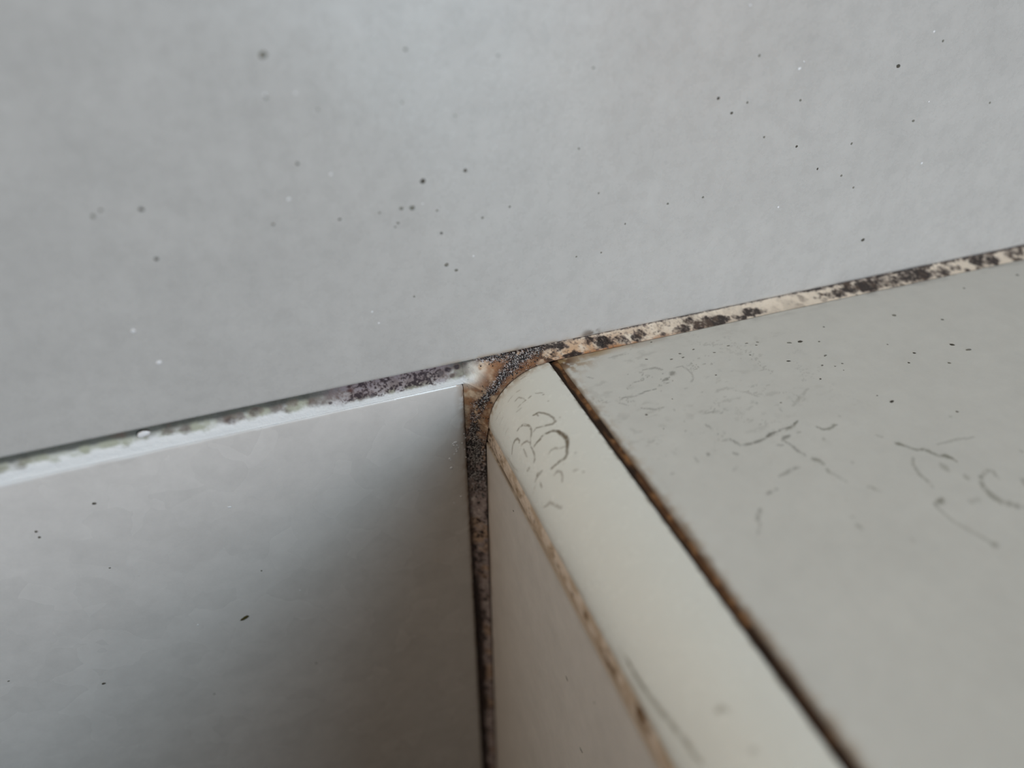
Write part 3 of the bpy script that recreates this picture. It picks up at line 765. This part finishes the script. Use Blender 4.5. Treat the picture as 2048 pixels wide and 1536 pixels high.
tag(tj, 'beige brown-spotted grout joint under the rounded edge trim', 'grout joint', 'mouldy joints meeting at the corner')

def seam_joint():
    out = []; t = np.linspace(0, 1, 16)
    xa, xb = RHO + 0.02, SEAM_X - 0.02
    for yv in arr((-3.3, -50, 0.14), (-50, -110, 0.4), (-110, -300, 6)):
        xf = xa + (xb - xa) * t
        P = np.stack([xf, np.full(len(t), yv), np.zeros(len(t))], 1)
        P[:, 2] = -0.50 + 0.36 * t ** 1.5 + 0.5 * rim(P * np.array([1, 0, 0]) + np.stack([0 * P[:, 0], 0 * P[:, 0], P[:, 1]], 1))
        P[:, 2] = np.minimum(P[:, 2], -0.05)
        back = np.array([[xb, yv, -1.6], [xb, yv, -6.5], [xa, yv, -6.5], [xa, yv, -1.6]])
        out.append(np.concatenate([P, back]))
    def colf(P):
        n1 = fbm(P, 1.2, 111, 4); n3 = fbm(P * np.array([1, .5, 1]), 3.0, 112, 3)
        t = np.clip((P[:, 0] - xa) / (xb - xa), 0, 1)
        col = mixc(np.tile(lin(150, 108, 70), (len(P), 1)), lin(92, 62, 38), sstep(0.3, 0.6, n1))
        col = mixc(col, lin(34, 22, 14), np.clip(1 - sstep(0.22, 0.62, t + 0.7 * (n1 - .5)) + sstep(0.48, 0.62, n3) * 0.85, 0, 1) * 0.95)
        return col
    return loft('grout_joint', out, M_GROUT, colf)
sj = seam_joint()
tag(sj, 'thin dark brown grout seam between the edge trim and ledge tile', 'grout joint', 'mouldy joints meeting at the corner')

# ------------------------------------------------------------------ mould crust: grains on the filling
rnd = random.Random(7)
import bmesh
def ico(sub):
    bm = bmesh.new(); bmesh.ops.create_icosphere(bm, subdivisions=sub, radius=1.0)
    V = np.array([v.co[:] for v in bm.verts]); bm.faces.ensure_lookup_table()
    F = np.array([[v.index for v in f.verts] for f in bm.faces]); bm.free(); return V, F
ICO1 = ico(1)

def surface_points(o, n, weight, seed):
    """points on a lofted joint's own front surface, chosen with a weight"""
    me = o.data; nv = len(me.vertices)
    co = np.empty(nv * 3, np.float32); me.vertices.foreach_get('co', co); co = co.reshape(-1, 3) / S + np.array(o['_o'])
    nr = np.array([v.normal[:] for v in me.vertices])
    w = weight(co) * (co[:, 1] < 1.0)
    rs = np.random.RandomState(seed); k = rs.choice(nv, n, p=w / w.sum())
    return co[k] + rs.normal(0, 0.04, (n, 3)), nr[k]

def grains(name, parent, pts, mat, rmin, rmax, seed):
    rs = np.random.RandomState(seed); V0, F0 = ICO1; VV = []; FF = []
    for i, p in enumerate(pts):
        r = rmin + (rmax - rmin) * rs.rand() ** 2.2
        A = rs.normal(size=(3, 3)); q, _ = np.linalg.qr(A)
        v = V0 * (1 + 0.35 * (rs.rand(len(V0), 1) - 0.5)) * r * np.array([1.2, 1.0, 0.75])
        VV.append(v @ q.T + p); FF.append(F0 + i * len(V0))
    origin = np.array(parent['_o']) if parent is not None else np.mean(pts, 0)
    me = mesh_from(name, np.concatenate(VV), np.concatenate(FF), origin, smooth=False)
    o = obj(name, me, mat, parent, None); o['kind'] = 'stuff'
    return o

def w_corner(P):
    x, z = P[:, 0], P[:, 2]
    dT = np.where(z < -RHO, -x, np.where(x > RHO, z, np.hypot(x - RHO, z + RHO) - RHO))
    n = fbm(P, 1.6, 71, 4)
    band = np.exp(-((dT - 1.9 + 0.4 * sstep(-10, -4, z)) / 0.8) ** 2)
    top = (1 - sstep(0.2, 2.0, UP_Z - z)) * sstep(-1, 2, x) * (1 - sstep(7, 11, x))
    return np.maximum(band, top) * sstep(0.38, 0.54, n) * (1 - sstep(11, 14, x)) + 0.006 * sstep(-12, -2, x)
def w_up(P):
    return np.exp(-((P[:, 0] + 1.9) / 1.0) ** 2) * sstep(-38, -20, P[:, 2]) * sstep(0.34, 0.54, fbm(P, 1.6, 71, 4)) + 2e-5
def w_right(P):
    return blobs(P, RIGHT_BLOBS[:12], on_right_joint) * (P[:, 0] < 30) + 1e-6
p, _ = surface_points(corner, 1500, w_corner, 1); grains('mould', corner, p, M_MOULD, 0.04, 0.17, 1)['label'] = 'black mould grains'
p, _ = surface_points(corner, 1100, w_corner, 2); grains('lime_crystals', corner, p + np.array([-.03, -.1, .08]), M_CRYSTAL, 0.025, 0.095, 2)['label'] = 'pale glittering crystals'
p, _ = surface_points(upright_joint, 1100, w_up, 3); grains('mould', upright_joint, p, M_MOULD, 0.04, 0.19, 3)['label'] = 'black mould grains'
p, _ = surface_points(upright_joint, 1000, w_up, 4); grains('lime_crystals', upright_joint, p + np.array([-.06, -.1, .06]), M_CRYSTAL, 0.025, 0.105, 4)['label'] = 'pale glittering crystals'
p, _ = surface_points(right_joint, 300, w_right, 5); grains('mould', right_joint, p, M_MOULD, 0.03, 0.11, 5)['label'] = 'black mould grains'

# ------------------------------------------------------------------ specks of dirt on the tiles
def speck_mesh(seed, n_out=9):
    rs = np.random.RandomState(seed)
    V = [(0, 0, 0.4)]; F = []
    for ring, (rr, hh) in enumerate(((0.55, 0.32), (1.0, 0.0), (0.9, -0.12))):
        for k in range(n_out):
            a = 2 * math.pi * k / n_out; q = rr * (1 + 0.35 * (rs.rand() - 0.5))
            V.append((q * math.cos(a), q * math.sin(a), hh))
    for k in range(n_out):
        j = (k + 1) % n_out
        F.append((0, 1 + k, 1 + j))
        for r in (0, 1):
            a = 1 + r * n_out; b = a + n_out
            F.append((a + k, b + k, b + j, a + j))
    F.append(tuple(1 + 2 * n_out + k for k in reversed(range(n_out))))
    me = bpy.data.meshes.new('dirt_speck'); me.from_pydata(V, [], F); me.update()
    me.polygons.foreach_set('use_smooth', np.ones(len(F), bool)); return me
SPECKS = {}
def speck(name, tile, P, n, r_px, mat, stretch=1.0, ang=0.0, seed=0):
    key = (seed % 5, mat.name)
    if key not in SPECKS:
        me = speck_mesh(seed % 5); me.materials.append(mat); SPECKS[key] = me
    o = bpy.data.objects.new(name, SPECKS[key]); C.objects.link(o); o.parent = tile
    mm = r_px * np.linalg.norm(P - CAM_C) / FPX
    zq = Vector(n).to_track_quat('Z', 'Y')
    o.rotation_mode = 'QUATERNION'; o.rotation_quaternion = zq @ Vector((0, 0, 1)).rotation_difference(Vector((0, 0, 1)))
    from mathutils import Quaternion
    o.rotation_quaternion = zq @ Quaternion((0, 0, 1), ang)
    o.scale = (mm * S * stretch, mm * S, mm * S * 0.7)
    o.location = Vector((np.array(P) - np.array(tile['_o'])) * S)
    return o
def place(tile, lst, surf, n, ox, oy, sc, mat, name='dirt_speck', r=3.0, st=1.0, ang=0.0):
    for i, q in enumerate(lst):
        rr = q[2] if len(q) > 2 else r
        s2 = q[3] if len(q) > 3 else st
        speck(name, tile, surf(ox + q[0] / sc, oy + q[1] / sc), n, rr, mat, s2 * (0.9 + 0.5 * rnd.random()), ang + rnd.uniform(-.5, .5), rnd.randrange(99))
NW, NL, NR = (0, -1, 0), (0, 0, 1), (-1, 0, 0)
place(upper, [(675, 998, 3.6), (425, 1060, 4.6, 1.4), (535, 1365, 2.6), (325, 290, 3.0)], on_wall, NW, 700, 0, 2.926, M_DIRT)
place(upper, [(865, 325), (615, 678), (1455, 1130), (1860, 1192), (1610, 1310), (1325, 1502), (1470, 1478), (775, 1275), (935, 1210), (510, 1232), (280, 1305), (305, 600), (1425, 397), (1340, 870)], on_wall, NW, 700, 0, 2.926, M_DIRT_PALE, r=2.2)
place(upper, [(260, 575, 2.8), (338, 662, 2.6), (1313, 387, 3.0, 1.5), (718, 857, 2.4), (840, 988, 2.2), (1105, 1405, 3.4)], on_wall, NW, 1348, 0, 2.926, M_DIRT)
place(upper, [(430, 600), (740, 587), (1400, 708), (1575, 240), (500, 325), (527, 803), (170, 1155), (1040, 840), (1848, 602), (980, 1028), (1050, 1098)], on_wall, NW, 1348, 0, 2.926, M_DIRT_PALE, r=2.2)
place(upper, [(1740, 958, 3.4), (827, 1225, 3.6), (1988, 1283, 2.8), (915, 1515, 3.0)], on_wall, NW, 0, 0, 2.926, M_DIRT)
place(upper, [(543, 1265, 4), (590, 1230, 3), (1860, 640, 3), (1598, 1312, 2.6), (1558, 574, 3), (1540, 320, 7)], on_wall, NW, 0, 0, 2.926, M_DIRT_PALE)
place(upper, [(1610, 940, 3.6), (1690, 985, 3), (190, 610, 2.6), (1060, 515, 2.6), (1345, 1200, 2), (1215, 600, 2.4), (1190, 630, 2), (1905, 555, 2.6), (1330, 475, 5), (1240, 480, 3.4)], on_wall, NW, 500, 300, 4.096, M_DIRT_PALE)
place(upper, [(735, 402, 2.8), (1450, 955, 2.4), (610, 1212, 2.8), (1522, 185, 2.2), (760, 360, 2), (1492, 595, 1.8), (445, 30, 2.2)], on_wall, NW, 1348, 0, 2.926, M_WHITE, 'lime_speck')
place(upper, [(1690, 1165, 3), (1935, 1020, 3), (1728, 545, 2.6), (1550, 550, 2.6)], on_wall, NW, 0, 0, 2.926, M_WHITE, 'lime_speck')
place(upper, [(1000, 1325, 2), (1055, 1418, 2), (1415, 440, 1.8), (1830, 870, 1.8)], on_wall, NW, 500, 300, 4.096, M_WHITE, 'lime_speck')
place(upper, [(266, 662, 4.0), (318, 725, 4.2)], on_wall, NW, 0, 0, 1, M_WHITE, 'lime_speck')
place(lower, [(495, 150, 2.8), (190, 297, 2.8), (207, 327, 2.6), (545, 1095, 2.6)], on_wall, NW, 0, 950, 2.625, M_DIRT)
place(lower, [(577, 488), (1373, 503), (1660, 988), (1125, 1150), (45, 1082)], on_wall, NW, 0, 950, 2.625, M_DIRT_PALE, r=1.8)
place(lower, [(1285, 752, 4.0, 2.0)], on_wall, NW, 0, 950, 2.625, M_OLIVE, ang=0.25)
place(lower, [(1205, 168, 2.2, 1.6), (1575, 605, 1.8), (1038, 787, 1.8)], on_wall, NW, 0, 950, 2.625, M_WHITE, 'lime_speck')
place(lower, [(310, 180, 3.2), (295, 210, 2.4), (330, 210, 2.2), (255, 345, 2.8), (270, 440, 3.2), (380, 185, 1.8), (300, 300, 1.8), (320, 250, 1.8), (370, 730, 2.2), (300, 800, 1.8), (325, 270, 2.1), (285, 195, 1.8), (345, 235, 1.6), (262, 360, 1.6), (400, 90, 1.6), (415, 130, 1.5), (405, 250, 1.5), (420, 330, 1.4)], on_wall, NW, 850, 850, 5.12, M_WHITE, 'lime_speck')
place(riser, [(905, 880, 1.6, 1.8)], on_riser, NR, 850, 850, 5.12, M_DIRT)
place(riser, [(1090, 850, 3, 1.8), (1200, 1400, 3, 2.0), (1300, 1035, 2)], on_riser, NR, 850, 1136, 3.84, M_DIRT_PALE)
place(ledge, [(215, 955, 3.4, 1.5), (120, 1115, 2.4, 1.9), (380, 1262, 2.2), (965, 1446, 3.0, 1.4), (1150, 1048, 2.2), (1105, 1128, 2.0), (1460, 980, 3, 1.4)], on_ledge, NL, 1548, 450, 4.096, M_DIRT)
place(ledge, [(125, 965, 2.4, 2), (370, 955, 2), (420, 1070, 2.2, 2.2), (395, 1150, 2.2, 1.5), (560, 1135, 2), (1437, 1130, 2.2), (1595, 1022, 2.6, 1.6), (1558, 518, 2.2), (1380, 775, 2.6), (1995, 410, 2.6), (985, 740, 3.4), (570, 1190, 1.6), (500, 1158, 1.8), (408, 835, 2.2), (930, 978, 1.6), (845, 1398, 1.8), (1500, 1529, 2.6), (57, 1456, 2)], on_ledge, NL, 1548, 450, 4.096, M_DIRT_PALE)
place(ledge, [(1175, 1020), (1065, 1055), (1090, 1085), (1345, 1045), (1460, 990), (1610, 970), (1700, 960), (1690, 985), (790, 1100), (995, 1100), (1360, 1230), (830, 960), (1640, 1065)], on_ledge, NL, 1100, 450, 4.096, M_DIRT_PALE, r=1.9, st=1.6)
place(ledge, [(790, 325, 2.2), (1002, 196, 1.3), (1890, 228, 1.5), (930, 440, 1.2)], on_ledge, NL, 1100, 750, 4.096, M_DIRT)
lump = speck('lime_lump', left_joint, on_left_joint(287, 867) + np.array([0, -.15, 0]), NW, 7, M_WHITE, 1.8, 0.2, 3)

for o in list(bpy.data.objects):
    if '_o' in o: del o['_o']
